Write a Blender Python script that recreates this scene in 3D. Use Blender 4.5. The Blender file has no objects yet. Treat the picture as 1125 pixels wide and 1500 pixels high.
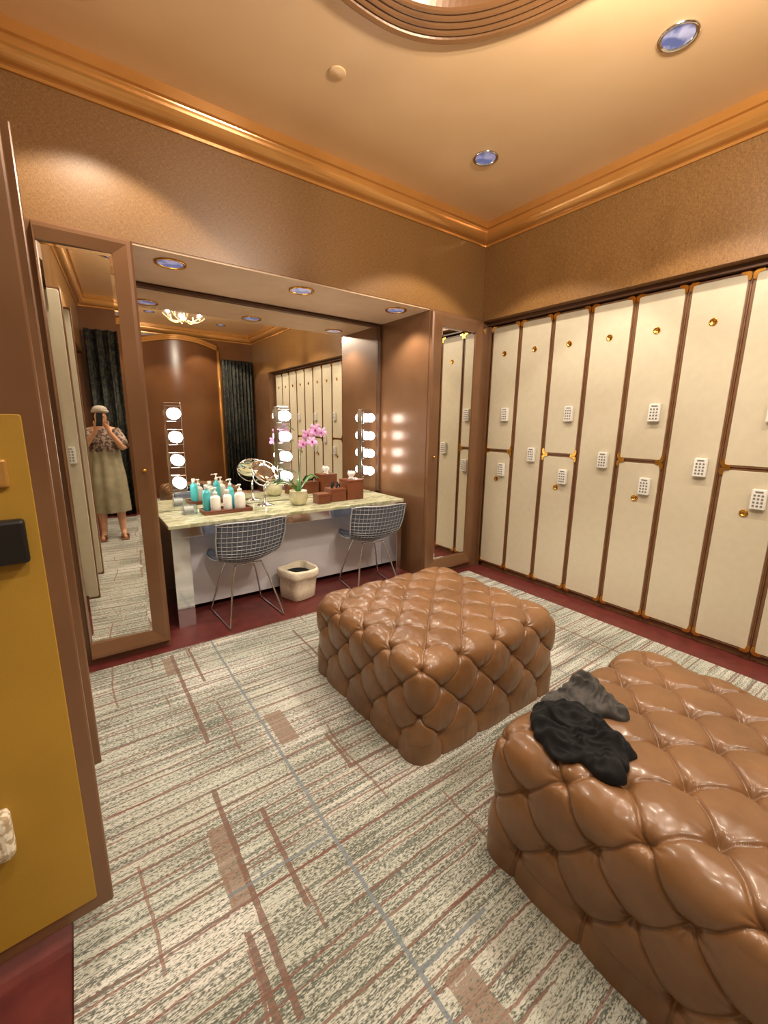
import bpy, bmesh, math, random
import numpy as np
from mathutils import Vector, Matrix, noise as mn
random.seed(7)
SC=bpy.context.scene
COL=SC.collection
try:
    SC.view_settings.view_transform='Standard'
except Exception: pass

def lin(c):
    return tuple(((x/255/12.92) if x/255<=0.04045 else ((x/255+0.055)/1.055)**2.4) for x in c)+(1,)

# ---------------------------------------------------------------- materials
class NT:
    def __init__(s,name):
        s.m=bpy.data.materials.new(name); s.m.use_nodes=True
        s.t=s.m.node_tree; s.b=s.t.nodes['Principled BSDF']; s.o=None
    def n(s,t,**k):
        x=s.t.nodes.new(t)
        for a,v in k.items(): setattr(x,a,v)
        return x
    def l(s,a,b): s.t.links.new(a,b)
    def setin(s,node,i,v):
        if hasattr(v,'is_linked') or hasattr(v,'links'): s.l(v,node.inputs[i])
        else: node.inputs[i].default_value=v
    def math(s,op,a,b=0.0,c=None,clamp=False):
        x=s.n('ShaderNodeMath',operation=op); x.use_clamp=clamp
        s.setin(x,0,a); s.setin(x,1,b)
        if c is not None: s.setin(x,2,c)
        return x.outputs[0]
    def mix(s,f,a,b,bt='MIX'):
        x=s.n('ShaderNodeMix',data_type='RGBA',blend_type=bt)
        s.setin(x,0,f); s.setin(x,6,a); s.setin(x,7,b)
        return x.outputs[2]
    def co(s,scale=(1,1,1),loc=(0,0,0)):
        if s.o is None: s.o=s.n('ShaderNodeTexCoord').outputs['Object']
        m=s.n('ShaderNodeMapping'); s.l(s.o,m.inputs[0]); m.inputs['Scale'].default_value=scale; m.inputs['Location'].default_value=loc
        return m.outputs[0]
    def noise(s,scale,st=(1,1,1),detail=3,rough=.5):
        x=s.n('ShaderNodeTexNoise'); s.l(s.co(st),x.inputs['Vector'])
        x.inputs['Scale'].default_value=scale; x.inputs['Detail'].default_value=detail; x.inputs['Roughness'].default_value=rough
        return x.outputs[0]
    def ramp(s,f,stops,interp='LINEAR'):
        x=s.n('ShaderNodeValToRGB'); x.color_ramp.interpolation=interp
        e=x.color_ramp.elements
        while len(e)<len(stops): e.new(.5)
        for i,(p,c) in enumerate(stops):
            e[i].position=p; e[i].color=c
        s.setin(x,0,f); return x.outputs[0]
    def bump(s,h,strength=.3,dist=.01):
        x=s.n('ShaderNodeBump'); x.inputs['Strength'].default_value=strength; x.inputs['Distance'].default_value=dist
        s.l(h,x.inputs['Height']); s.l(x.outputs[0],s.b.inputs['Normal'])

def M(name,col,rough=.5,metal=0,col2=None,vs=8,st=(1,1,1),bs=None,bstr=.2,bd=.003,coat=0,emit=None,es=0,trans=0,lo=.35,hi=.65,detail=3):
    t=NT(name); b=t.b
    b.inputs['Base Color'].default_value=lin(col); b.inputs['Roughness'].default_value=rough; b.inputs['Metallic'].default_value=metal
    if coat: b.inputs['Coat Weight'].default_value=coat; b.inputs['Coat Roughness'].default_value=.15
    if trans: b.inputs['Transmission Weight'].default_value=trans
    if emit: b.inputs['Emission Color'].default_value=lin(emit); b.inputs['Emission Strength'].default_value=es
    if col2 is None: col2=tuple(max(0,x*.93) for x in col)
    r=t.ramp(t.noise(vs,st,detail),[(lo,lin(col)),(hi,lin(col2))])
    t.l(r,b.inputs['Base Color'])
    if bs: t.bump(t.noise(bs,st,2),bstr,bd)
    return t.m

def fabric_wall():
    t=NT('wall_fabric')
    a=t.noise(1,(50,50,420),2); b=t.noise(1,(320,320,70),2)
    h=t.math('MULTIPLY',t.math('ADD',a,b),.5)
    c=t.ramp(h,[(.36,lin((104,72,38))),(.5,lin((122,87,47))),(.64,lin((145,107,62)))])
    t.l(c,t.b.inputs['Base Color']); t.b.inputs['Roughness'].default_value=.38
    t.bump(h,.14,.0015); return t.m
WALLF=fabric_wall()
CEIL=M('ceiling_satin_paint',(224,188,144),.34,0,(218,181,136),2,bs=90,bstr=.02)
CROWN=M('crown_gloss_paint',(200,144,78),.15,.45,(192,136,70),3,coat=.5)
SOFF=M('soffit_paint',(196,166,136),.45,0,(188,156,126),5)
BROWN=M('brown_satin_lacquer',(122,87,60),.3,.15,(114,80,54),4,bs=200,bstr=.02,coat=.2)
BROWND=M('dark_brown_lacquer',(92,62,44),.4,0,(84,56,40),4)
BROWNLEA=M('brown_leather_strap',(118,80,50),.42,0,(104,70,42),20,bs=180,bstr=.2)
ORANGE=M('bronze_brown_wall_satin',(104,66,36),.3,0,(94,58,32),2)
MAROON=M('maroon_floor',(102,44,40),.45,0,(86,36,33),14,bs=60,bstr=.08)
CREAM=M('cream_textured_leather',(197,187,164),.5,0,(193,183,160),18,st=(1,1,1),bs=160,bstr=.12,bd=.0012,detail=2)
MUST=M('mustard_fabric_lining',(170,132,42),.6,0,(156,120,36),2,bs=250,bstr=.08)
BRASS=M('polished_brass',(226,172,84),.26,1,(208,154,70),10)
BRASSP=M('pale_brass',(204,180,136),.45,.6,(190,164,120),10)
CHROME=M('chrome',(225,225,228),.1,1,(215,215,220),5)
MIRROR=M('mirror_silver',(238,236,230),.012,1,(237,235,229),1)
WHITEP=M('white_plastic',(228,226,220),.4,0,(220,218,212),5)
GREYK=M('grey_keys',(120,118,116),.5)
BLACKP=M('black_plastic',(18,17,17),.4,0,(24,22,22),9)
LEATHER=M('tan_brown_leather',(127,90,57),.34,0,(110,76,46),5,bs=160,bstr=.12,bd=.0012,coat=.18)
LEATHB=M('leather_button',(98,66,40),.4)
SLATE=M('slate_blue_vinyl',(98,104,120),.45,0,(86,92,108),12)
WIRE=M('white_coated_wire',(186,190,198),.3,.3)
BULB=M('frosted_bulb',(255,250,240),.3,emit=(255,247,236),es=20)
BULBS=M('small_chandelier_bulb',(255,240,220),.3,emit=(255,230,200),es=1.5)
LENS=M('downlight_lens',(70,80,130),.12,.3,(200,205,235),11,emit=(150,160,220),es=.35,lo=.45,hi=.6)
GLASS=M('clear_acrylic',(240,245,245),.05,trans=.9)
TEAL=M('teal_plastic',(80,188,196),.3,0,(70,178,188),6)
WHITEB=M('white_bottle',(232,230,226),.3)
GREEN=M('green_leaf',(82,128,56),.4,0,(60,104,42),18,st=(1,1,6))
PURP=M('orchid_petal',(200,130,196),.45,0,(228,180,218),30)
PURPD=M('orchid_lip',(140,30,100),.4)
GOLDG=M('pale_glazed_pot',(216,208,178),.25,.25,(192,186,150),14)
BOXB=M('brown_lacquer_box',(118,64,38),.3,0,(102,54,32),6)
BASKET=M('cream_woven_fabric',(236,226,206),.75,0,(220,208,186),60,bs=90,bstr=.4)
BLACKC=M('black_cloth',(17,17,19),.9,0,(26,26,29),30,bs=300,bstr=.1)
BLACKC.node_tree.nodes['Principled BSDF'].inputs['Specular IOR Level'].default_value=.3
GREYC=M('grey_sheer_cloth',(68,64,62),.7,0,(48,46,45),40,bs=260,bstr=.15,lo=.42,hi=.58)
BLUEC=M('pale_blue_lining',(96,116,140),.6)
SKIN=M('skin',(206,156,124),.5,0,(196,146,114),10)
TOWEL=M('white_towelling',(186,176,164),.9,0,(162,150,138),60,bs=140,bstr=.5)
ROBE=M('khaki_satin_skirt',(152,144,118),.4,0,(130,122,98),8,bs=30,bstr=.2)
TOPM=M('patterned_top_fabric',(150,128,112),.6,0,(70,52,46),34,lo=.46,hi=.54)
PANELW=M('pale_grey_panel',(214,212,220),.3,0,(206,204,212),3)
BLACKH=M('black_phone',(20,20,24),.2)

def marble():
    t=NT('olive_onyx_top')
    n=t.noise(5,(1,2.5,1),6,.6)
    c=t.ramp(n,[(.35,lin((166,170,136))),(.48,lin((204,202,172))),(.55,lin((146,150,116))),(.68,lin((214,210,186)))])
    t.l(c,t.b.inputs['Base Color']); t.b.inputs['Roughness'].default_value=.07; return t.m
MARBLE=marble()
def curtain_m():
    t=NT('dark_damask_curtain')
    n=t.noise(12,(1,1,.8),3,.55)
    c=t.ramp(n,[(.45,lin((13,17,21))),(.49,lin((62,60,44))),(.53,lin((56,54,40))),(.57,lin((15,20,24)))])
    t.l(c,t.b.inputs['Base Color']); t.b.inputs['Roughness'].default_value=.7; return t.m
CURT=curtain_m()

def carpet_m():
    t=NT('striped_wool_carpet')
    sep=t.n('ShaderNodeSeparateXYZ'); t.l(t.co(),sep.inputs[0])
    wob=t.noise(14,(1,1,1),3,.6)
    w=t.math('MULTIPLY',t.math('SUBTRACT',wob,.5),.014)
    X=t.math('ADD',sep.outputs[0],w); Y=t.math('ADD',sep.outputs[1],w)
    row=t.noise(1,(2.4,64,1),2); lf=t.noise(1.6,(1,1.6,1),2)
    sp=t.noise(1,(76,250,1),2,.65)
    v=t.math('ADD',sp,t.math('MULTIPLY',t.math('SUBTRACT',row,.5),.50))
    v=t.math('ADD',v,t.math('MULTIPLY',t.math('SUBTRACT',lf,.5),.22))
    base=t.ramp(v,[(.38,lin((96,99,93))),(.45,lin((134,137,128))),(.515,lin((186,185,177))),(.64,lin((208,206,199)))])
    def brick(wd,rh,off,c1,c2):
        br=t.n('ShaderNodeTexBrick'); t.l(t.co((1,1,1),off),br.inputs['Vector']); br.inputs['Scale'].default_value=1.0
        br.inputs['Brick Width'].default_value=wd; br.inputs['Row Height'].default_value=rh; br.inputs['Mortar Size'].default_value=0
        br.inputs['Color1'].default_value=c1; br.inputs['Color2'].default_value=c2; br.inputs['Mortar'].default_value=c2
        return br.outputs['Color']
    base=t.mix(.65,base,brick(.52,.23,(0,0,0),(.60,.66,.60,1),(1,1,1,1)),'MULTIPLY')
    base=t.mix(.45,base,brick(.33,.31,(.21,.13,0),(.74,.69,.64,1),(1,1,1,1)),'MULTIPLY')
    sb=t.math('GREATER_THAN',sp,.42)
    def rows(pitch,off,width,brkth,sc):
        ph=t.math('ADD',t.math('DIVIDE',Y,pitch),t.math('MULTIPLY',t.noise(1,(.3+off*.3,.6,1),0),.8+off))
        ln=t.math('LESS_THAN',t.math('FRACT',t.math('ADD',ph,off)),width)
        return t.math('MULTIPLY',ln,t.math('GREATER_THAN',t.noise(1,(sc,13,1),2),brkth))
    m1=t.math('MULTIPLY',rows(.098,.0,.09,.40,1.8),t.math('MULTIPLY',sb,.85))
    col=t.mix(m1,base,lin((112,78,66)))
    col=t.mix(t.math('MULTIPLY',rows(.071,.37,.08,.48,1.6),.5),col,lin((100,104,98)))
    col=t.mix(t.math('MULTIPLY',rows(.125,.7,.06,.42,1.2),.7),col,lin((114,68,58)))
    # thin cross lines running the other way, broken into short lengths
    phx=t.math('ADD',t.math('DIVIDE',X,.21),t.math('MULTIPLY',t.noise(1,(.2,2.4,1),0),.5))
    cx=t.math('MULTIPLY',t.math('LESS_THAN',t.math('FRACT',phx),.045),t.math('GREATER_THAN',t.noise(1,(6,2.6,1),1),.56))
    col=t.mix(t.math('MULTIPLY',t.math('MULTIPLY',cx,sb),.75),col,lin((120,82,70)))
    def inbox(b):
        x0,x1,y0,y1=b
        a=t.math('LESS_THAN',t.math('ABSOLUTE',t.math('SUBTRACT',X,(x0+x1)/2)),abs(x1-x0)/2)
        c=t.math('LESS_THAN',t.math('ABSOLUTE',t.math('SUBTRACT',Y,(y0+y1)/2)),abs(y1-y0)/2)
        return t.math('MULTIPLY',a,c)
    def union(L):
        r=None
        for b in L:
            m=inbox(b); r=m if r is None else t.math('MAXIMUM',r,m)
        return r
    blocks=[(-2.8,-2.71,-1.33,-1.08),(-3.2,-3.12,-1.90,-1.58),(-3.14,-3.08,-.42,-.2),(-2.78,-2.69,-2.58,-2.40),(-.9,-.82,-3.1,-2.7)]
    bars=[(-3.09,-3.07,-1.12,-.18),(-2.605,-2.588,-1.62,-1.38),(-2.61,-2.36,-1.63,-1.612),(-3.14,-3.12,-2.25,-1.4),(-3.008,-2.99,-2.02,-1.6),(-3.19,-3.17,-2.6,-1.98),(-2.98,-2.965,-.6,-.15),(-1.0,-.985,-1.5,-.5),(-.62,-.605,-2.4,-1.3),(-2.3,-2.285,-.8,-.3),(-1.25,-1.235,-4,-2.2)]
    nb=t.math('GREATER_THAN',sp,.44)
    col=t.mix(t.math('MULTIPLY',union(blocks),t.math('MULTIPLY',nb,.85)),col,lin((130,106,90)))
    col=t.mix(t.math('MULTIPLY',union(bars),t.math('MULTIPLY',nb,.9)),col,lin((110,78,66)))
    blue=[(-2.829,-2.816,-6,0),(-2.83,-2.55,-2.357,-2.344),(-3.2,-2.82,-1.857,-1.846),(-1.144,-1.132,-6,0)]
    col=t.mix(t.math('MULTIPLY',union(blue),.8),col,lin((106,116,124)))
    t.l(col,t.b.inputs['Base Color']); t.b.inputs['Roughness'].default_value=.9
    t.bump(sp,.3,.003); return t.m
CARPET=carpet_m()

# ---------------------------------------------------------------- mesh helpers
def finish(name,bm,mats,smooth=False,bevel=0,seg=2,angle=None):
    if not isinstance(mats,(list,tuple)): mats=[mats]
    me=bpy.data.meshes.new(name); bmesh.ops.recalc_face_normals(bm,faces=bm.faces); bm.to_mesh(me); bm.free()
    for m in mats: me.materials.append(m)
    if smooth: 
        for p in me.polygons: p.use_smooth=True
    o=bpy.data.objects.new(name,me); COL.objects.link(o)
    if bevel:
        b=o.modifiers.new('Bevel','BEVEL'); b.width=bevel; b.segments=seg; b.limit_method='ANGLE'
    return o
def addbox(bm,x0,x1,y0,y1,z0,z1,mi=0):
    r=bmesh.ops.create_cube(bm,size=1)
    for v in r['verts']:
        v.co=Vector(((x0+x1)/2+v.co.x*(x1-x0),(y0+y1)/2+v.co.y*(y1-y0),(z0+z1)/2+v.co.z*(z1-z0)))
    for f in set(f for v in r['verts'] for f in v.link_faces): f.material_index=mi
def box(name,x0,x1,y0,y1,z0,z1,mat,bevel=0):
    bm=bmesh.new(); addbox(bm,x0,x1,y0,y1,z0,z1); return finish(name,bm,mat,bevel=bevel)
def struct(o): o['kind']='structure'; return o
def addlathe(bm,prof,seg=32,c=(0,0,0),mat=None,mi=0,closed=False):
    rings=[]
    mat=mat or Matrix.Identity(3)
    for r,z in prof:
        rings.append([bm.verts.new(Vector(c)+mat@Vector((r*math.cos(2*math.pi*i/seg),r*math.sin(2*math.pi*i/seg),z))) for i in range(seg)])
    fs=[]
    for a,b in zip(rings,rings[1:]):
        for i in range(seg):
            fs.append(bm.faces.new((a[i],a[(i+1)%seg],b[(i+1)%seg],b[i])))
    if closed: 
        fs.append(bm.faces.new(rings[0][::-1])); fs.append(bm.faces.new(rings[-1]))
    for f in fs: f.material_index=mi; f.smooth=True
def lathe(name,prof,mat,seg=32,c=(0,0,0),closed=True,rm=None):
    bm=bmesh.new(); addlathe(bm,prof,seg,c,rm,closed=closed)
    o=finish(name,bm,mat); return o
def tube(bm,pts,r,seg=6,closed=False,mi=0):
    pts=[Vector(p) for p in pts]; n=len(pts); rad=r if isinstance(r,(list,tuple)) else [r]*n
    T=[]
    for i in range(n):
        if closed: d=pts[(i+1)%n]-pts[i-1]
        else: d=pts[min(i+1,n-1)]-pts[max(i-1,0)]
        T.append(d.normalized())
    up=Vector((0,0,1)) if abs(T[0].z)<.9 else Vector((1,0,0))
    nrm=T[0].cross(up).normalized(); rings=[]
    for i in range(n):
        nrm=(nrm-T[i]*nrm.dot(T[i])).normalized(); bi=T[i].cross(nrm)
        rings.append([bm.verts.new(pts[i]+(nrm*math.cos(2*math.pi*k/seg)+bi*math.sin(2*math.pi*k/seg))*rad[i]) for k in range(seg)])
    prs=list(zip(rings,rings[1:]))+([(rings[-1],rings[0])] if closed else [])
    for a,b in prs:
        for k in range(seg):
            f=bm.faces.new((a[k],a[(k+1)%seg],b[(k+1)%seg],b[k])); f.smooth=True; f.material_index=mi
    if not closed:
        for e in (rings[0][::-1],rings[-1]):
            f=bm.faces.new(e); f.material_index=mi
def cat(pts,n=8,closed=False):
    P=[Vector(p) for p in pts]; out=[]
    m=len(P); rng=range(m) if closed else range(m-1)
    for i in rng:
        if closed: a,b,c,d=P[i-1],P[i],P[(i+1)%m],P[(i+2)%m]
        else: a,b,c,d=P[max(i-1,0)],P[i],P[i+1],P[min(i+2,m-1)]
        for k in range(n):
            t=k/n
            out.append(.5*((2*b)+(c-a)*t+(2*a-5*b+4*c-d)*t*t+(3*b-a-3*c+d)*t**3))
    if not closed: out.append(P[-1])
    return out
def ellip(bm,c,r,mat=None,u=16,v=10,mi=0):
    g=bmesh.ops.create_uvsphere(bm,u_segments=u,v_segments=v,radius=1)
    mat=mat or Matrix.Identity(3)
    for vv in g['verts']: vv.co=Vector(c)+mat@Vector((vv.co.x*r[0],vv.co.y*r[1],vv.co.z*r[2]))
    for f in set(f for vv in g['verts'] for f in vv.link_faces): f.smooth=True; f.material_index=mi

def thing(name,label,category,loc=(0,0,0),rz=0,group=None):
    e=bpy.data.objects.new(name,None); e.empty_display_size=.1; COL.objects.link(e)
    e.location=loc; e.rotation_euler=(0,0,rz); e['label']=label; e['category']=category
    if group: e['group']=group
    return e
def single(o,label,category,group=None,loc=None):
    o['label']=label; o['category']=category
    if group: o['group']=group
    if loc: o.location=loc
    return o
def child(o,p,label=None,loc=None):
    o.parent=p
    if loc: o.location=loc
    if label: o['label']=label
    return o
def dup(root,loc=None,rz=None,parent=None):
    n=root.copy(); COL.objects.link(n)
    if parent is not None: n.parent=parent
    if loc is not None: n.location=loc
    if rz is not None: n.rotation_euler=(0,0,rz)
    for c in root.children: dup(c,parent=n)
    return n

# ---------------------------------------------------------------- room shell
H=3.27
XL,XR,YB,YF=-3.65,-.12,0.0,-5.0
struct(box('floor',-4.4,.4,-5.4,1.1,-.1,0,MAROON))
o=box('carpet',-3.6,-.25,-4.7,-.12,0,.008,CARPET); o['kind']='structure'; o.name='floor_carpet'
struct(box('wall_back',-4.4,.4,0,1.1,2.49,H+.3,[WALLF]))
struct(box('trim_2',-3.05,-.79,.005,.78,2.478,2.49,SOFF))
struct(box('wall_recess_back',-3.05,-.79,.78,1.1,0,2.49,BROWN))
struct(box('wall_recess_right',-.79,.4,0,1.1,0,2.49,BROWN))
struct(box('wall_recess_left',-4.4,-3.05,.0,1.1,0,2.49,BROWN))
struct(box('wall_left_upper',-4.4,XL,-5.0,-.001,2.475,H+.3,WALLF))
struct(box('wall_left',-4.4,-4.1,-5.0,-.001,0,2.474,BROWN))
struct(box('wall_right_upper',XR,.4,-5.0,-.001,2.475,H+.3,WALLF))
struct(box('wall_right',.27,.4,-5.0,-.001,0,2.475,BROWN))
struct(box('wall_right_pilaster',-.12,.27,-5.0,-4.1,0,2.475,BROWN))
struct(box('wall_front',-4.4,.4,-5.4,-5.001,0,H+.3,ORANGE))
struct(box('baseboard_back',-3.04,-.80,.74,.78,0,.12,BROWND))
struct(box('trim_3',-.04,.27,-4.1,-.002,2.442,2.475,BROWND))
struct(box('trim_4',-.015,.0,-.035,-.001,.0,2.44,BROWN))

# ceiling with oval cove
CX,CY,AX,AY=-2.2,-2.36,.75,1.24
def sup(d,ang):
    c,s=math.cos(ang),math.sin(ang); a,b=AX-d,AY-d; n=2.35
    return Vector((CX+a*math.copysign(abs(c)**(2/n),c),CY+b*math.copysign(abs(s)**(2/n),s),0))
bm=bmesh.new()
NA=160
angs=[2*math.pi*i/NA for i in range(NA)]
inner=[];outer=[]
x0,x1,y0,y1=XL-.1,XR+.1,YF-.1,.1
for a in angs:
    p=sup(0,a); d=(p-Vector((CX,CY,0))).normalized()
    ts=[]
    if d.x>1e-6: ts.append((x1-CX)/d.x)
    if d.x<-1e-6: ts.append((x0-CX)/d.x)
    if d.y>1e-6: ts.append((y1-CY)/d.y)
    if d.y<-1e-6: ts.append((y0-CY)/d.y)
    t=min(ts); q=Vector((CX,CY,0))+d*t
    inner.append(p); outer.append(q)
for c in [(x0,y0),(x1,y0),(x1,y1),(x0,y1)]:
    k=min(range(NA),key=lambda i:(outer[i]-Vector((c[0],c[1],0))).length); outer[k]=Vector((c[0],c[1],0))
vi=[bm.verts.new((p.x,p.y,H)) for p in inner]; vo=[bm.verts.new((p.x,p.y,H)) for p in outer]
vt=[bm.verts.new((p.x,p.y,H+.35)) for p in outer]
for i in range(NA):
    j=(i+1)%NA
    bm.faces.new((vi[i],vi[j],vo[j],vo[i])); bm.faces.new((vo[i],vo[j],vt[j],vt[i]))
struct(finish('ceiling',bm,CEIL))
prof=[(-.03,H-.0),(-.03,H-.012),(-.018,H-.02),(-.004,H-.012),(.0,H-.002)]
d=.0;z=H
for k in range(4):
    prof+= [(d+.003,z-.006),(d+.010,z-.008),(d+.017,z-.002),(d+.019,z+.010)]
    d+=.021; z+=.011
prof+=[(d+.01,z+.02),(d+.02,z+.08),(d+.04,z+.14),(d+.08,z+.19),(d+.16,z+.225),(d+.3,z+.24),(d+.5,z+.24)]
bm=bmesh.new(); rings=[[bm.verts.new((sup(dd,a).x,sup(dd,a).y,zz)) for a in angs] for dd,zz in prof]
for a,b in zip(rings,rings[1:]):
    for i in range(NA):
        f=bm.faces.new((a[i],a[(i+1)%NA],b[(i+1)%NA],b[i])); f.smooth=False
bm.faces.new(rings[-1])
CROWND=M('cove_bronze_paint',(108,74,44),.32,.2,(100,68,40),3,coat=.2)
struct(finish('trim_5',bm,CROWND))
cp=[(0,3.115),(.014,3.115),(.016,3.130)]+[(.024+.072*math.sin(math.radians(a)),3.134+.074*(1-math.cos(math.radians(a)))) for a in range(0,91,10)]+[(.098,3.214),(.116,3.218),(.118,3.27)]
bm=bmesh.new(); rings=[[bm.verts.new(v) for v in ((XL+p,YF+p,z),(XR-p,YF+p,z),(XR-p,YB-p,z),(XL+p,YB-p,z))] for p,z in cp]
for k,(a,b) in enumerate(zip(rings,rings[1:])):
    for i in range(4):
        f=bm.faces.new((a[i],a[(i+1)%4],b[(i+1)%4],b[i]))
struct(finish('trim_1',bm,CROWN))

bm=bmesh.new(); n=24
pr=[(-2.3+1.45*i/n, -4.72-.26*(1-math.sin(math.pi*i/n))) for i in range(n+1)]
lo=[bm.verts.new((x,y,0)) for x,y in pr]; hi=[bm.verts.new((x,y,3.05)) for x,y in pr]
for i in range(n):
    f=bm.faces.new((lo[i],lo[i+1],hi[i+1],hi[i])); f.smooth=True
struct(finish('wall_front_curved',bm,ORANGE))
bm=bmesh.new()
for zz in (2.92,2.95,2.98):
    tube(bm,[(x,y+.03,zz+.10*math.sin(math.pi*i/n)) for i,(x,y) in enumerate(pr)],.022,8)
for xx,yy in (pr[0],pr[-1]): tube(bm,[(xx,yy+.02,0),(xx,yy+.02,2.94)],.03,8)
struct(finish('trim_6',bm,CROWN))
def curtain(x0,x1,top):
    bm=bmesh.new(); N=90
    a=[];b=[]
    for i in range(N+1):
        x=x0+(x1-x0)*i/N; y=-4.90+.045*math.sin(i*.62)+.015*math.sin(i*1.7)
        a.append(bm.verts.new((x,y,.012))); b.append(bm.verts.new((x,y*1.0,top)))
    for i in range(N):
        f=bm.faces.new((a[i],a[i+1],b[i+1],b[i])); f.smooth=True
    o=finish('curtain',bm,CURT); s=o.modifiers.new('S','SOLIDIFY'); s.thickness=.006
    single(o,'dark damask patterned floor-length curtain hanging on the wall','curtain','dark damask curtains')
curtain(-.80,-.16,2.75); curtain(-3.6,-2.42,2.8)

# ---------------------------------------------------------------- lockers
def rrect(w,h,r,seg=6):
    pts=[]
    for cx,cy,a0 in ((w/2-r,h/2-r,0),(-w/2+r,h/2-r,90),(-w/2+r,-h/2+r,180),(w/2-r,-h/2+r,270)):
        for k in range(seg+1):
            a=math.radians(a0+90*k/seg); pts.append((cx+r*math.cos(a),cy+r*math.sin(a)))
    return pts
def panel(name,w,h,r,x0,x1,mat,zc,backmat=None,lip=.005):
    bm=bmesh.new()
    A=[bm.verts.new((x0,y,z+zc)) for y,z in rrect(w-2*lip,h-2*lip,r-lip)]
    B=[bm.verts.new((x0+lip,y,z+zc)) for y,z in rrect(w,h,r)]
    C=[bm.verts.new((x1,y,z+zc)) for y,z in rrect(w,h,r)]
    n=len(A); bm.faces.new(A); f=bm.faces.new(C[::-1]); f.material_index=1 if backmat else 0
    for P,Q in ((A,B),(B,C)):
        for i in range(n):
            g=bm.faces.new((P[i],P[(i+1)%n],Q[(i+1)%n],Q[i])); g.smooth=(P is A)
    return finish(name,bm,[mat]+([backmat] if backmat else []))
def ring(name,w,h,r,t,x0,x1,mat,zc):
    bm=bmesh.new()
    i0=[bm.verts.new((x0,y,z+zc)) for y,z in rrect(w,h,r)]
    o0=[bm.verts.new((x0,y,z+zc)) for y,z in rrect(w+2*t,h+2*t,r+t)]
    o1=[bm.verts.new((x1,y,z+zc)) for y,z in rrect(w+2*t,h+2*t,r+t)]
    n=len(i0)
    for i in range(n):
        j=(i+1)%n
        bm.faces.new((i0[i],i0[j],o0[j],o0[i])); bm.faces.new((o0[i],o0[j],o1[j],o1[i]))
    return finish(name,bm,mat)
def keypad_mesh():
    bm=bmesh.new(); addbox(bm,-.03,.0,-.038,.038,-.064,.064)
    bmesh.ops.bevel(bm,geom=[e for e in bm.edges],offset=.005,segments=2,affect='EDGES')
    for r in range(4):
        for c in range(3):
            y=-.02+c*.02; z=.026-r*.022
            addbox(bm,-.0325,-.029,y-.0055,y+.0055,z-.0055,z+.0055,1)
    addbox(bm,-.0325,-.029,-.02,.02,.044,.052,1)
    me=finish('keypad',bm,[WHITEP,GREYK,BLACKP]); m=me.data; bpy.data.objects.remove(me); return m
KP=keypad_mesh()
def badge_mesh():
    bm=bmesh.new(); R=Matrix(((0,0,-1),(0,1,0),(1,0,0)))
    addlathe(bm,[(.0,.003),(.016,.003),(.017,.005),(.022,.0055),(.024,.004),(.024,0)],24,(0,0,0),R)
    o=finish('badge',bm,BRASS); m=o.data; bpy.data.objects.remove(o); return m
BD=badge_mesh()
DR=.012
def bracket_mesh():
    bm=bmesh.new()
    ri,ro=.006,.029; ext=.026
    outp=[(ro-.004,-ext)]+[(ro*math.cos(math.radians(a)),ro*math.sin(math.radians(a))) for a in range(0,91,15)]+[(-ext,ro-.004)]
    inp=[(ri+.006,-ext)]+[(ri*math.cos(math.radians(a)),ri*math.sin(math.radians(a))) for a in range(0,91,15)]+[(-ext,ri+.006)]
    x0,x1=-.011,0
    O0=[bm.verts.new((x0,y,z)) for y,z in outp];I0=[bm.verts.new((x0,y,z)) for y,z in inp]
    O1=[bm.verts.new((x1,y,z)) for y,z in outp];I1=[bm.verts.new((x1,y,z)) for y,z in inp]
    for i in range(len(outp)-1):
        bm.faces.new((O0[i],O0[i+1],I0[i+1],I0[i])); bm.faces.new((O0[i],O0[i+1],O1[i+1],O1[i])); bm.faces.new((I0[i],I0[i+1],I1[i+1],I1[i]))
    bm.faces.new((O0[0],I0[0],I1[0],O1[0])); bm.faces.new((O0[-1],I0[-1],I1[-1],O1[-1]))
    o=finish('bracket',bm,BRASS); m=o.data; bpy.data.objects.remove(o); return m
BK=bracket_mesh()
W=.333
def mk(name,me,parent,loc,rx=0):
    o=bpy.data.objects.new(name,me); COL.objects.link(o); o.parent=parent; o.location=loc; o.rotation_euler=(rx,0,0); return o
def locker_proto(split,label,group):
    T=thing('locker',label,'locker',(0,0,0),group=group)
    bm=bmesh.new(); addbox(bm,.008,.25,-W/2+.001,W/2-.001,.052,2.435); addbox(bm,.03,.25,-W/2+.001,W/2-.001,0,.0519)
    child(finish('locker_body',bm,BROWNLEA,bevel=.002),T)
    zs=[(.07,1.235),(1.262,2.42)] if split else [(.07,2.42)]
    for z0,z1 in zs:
        zc=(z0+z1)/2;h=z1-z0;w=W-.038
        d=panel('door',w,h,DR,-.002,.0079,CREAM,zc); child(d,T)
        child(ring('door_trim',w,h,DR,.009,-.001,.0079,BROWNLEA,zc),d,'stitched brown leather edging')
        kz=(1.065 if z0<.5 else 1.60) if split else 1.235
        bz=(.966 if z0<.5 else 2.17) if split else 2.17
        mk('keypad',KP,d,(-.002,-.065,kz)); mk('number_badge',BD,d,(-.002,.0,bz))
        for sy,sz,rx in ((1,1,0),(-1,1,math.pi/2),(-1,-1,math.pi),(1,-1,-math.pi/2)):
            mk('corner_bracket',BK,T,(0.003,sy*(w/2-DR),zc+sz*(h/2-DR)),rx)
    return T
LA='cream two-door locker with brown leather edging and brass corners'
LB='tall cream single-door locker with brown leather edging'
GA='cream lockers along the wall'
pa=locker_proto(True,LA,GA); pb=locker_proto(False,LB,GA)
pa.location=(0,-.037-W/2,0); pb.location=(0,-.037-W*1.5,0)
for i in range(2,12):
    dup(pa if i%2==0 else pb,(0,-.037-W*(i+.5),0))
LX=-3.84
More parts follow.
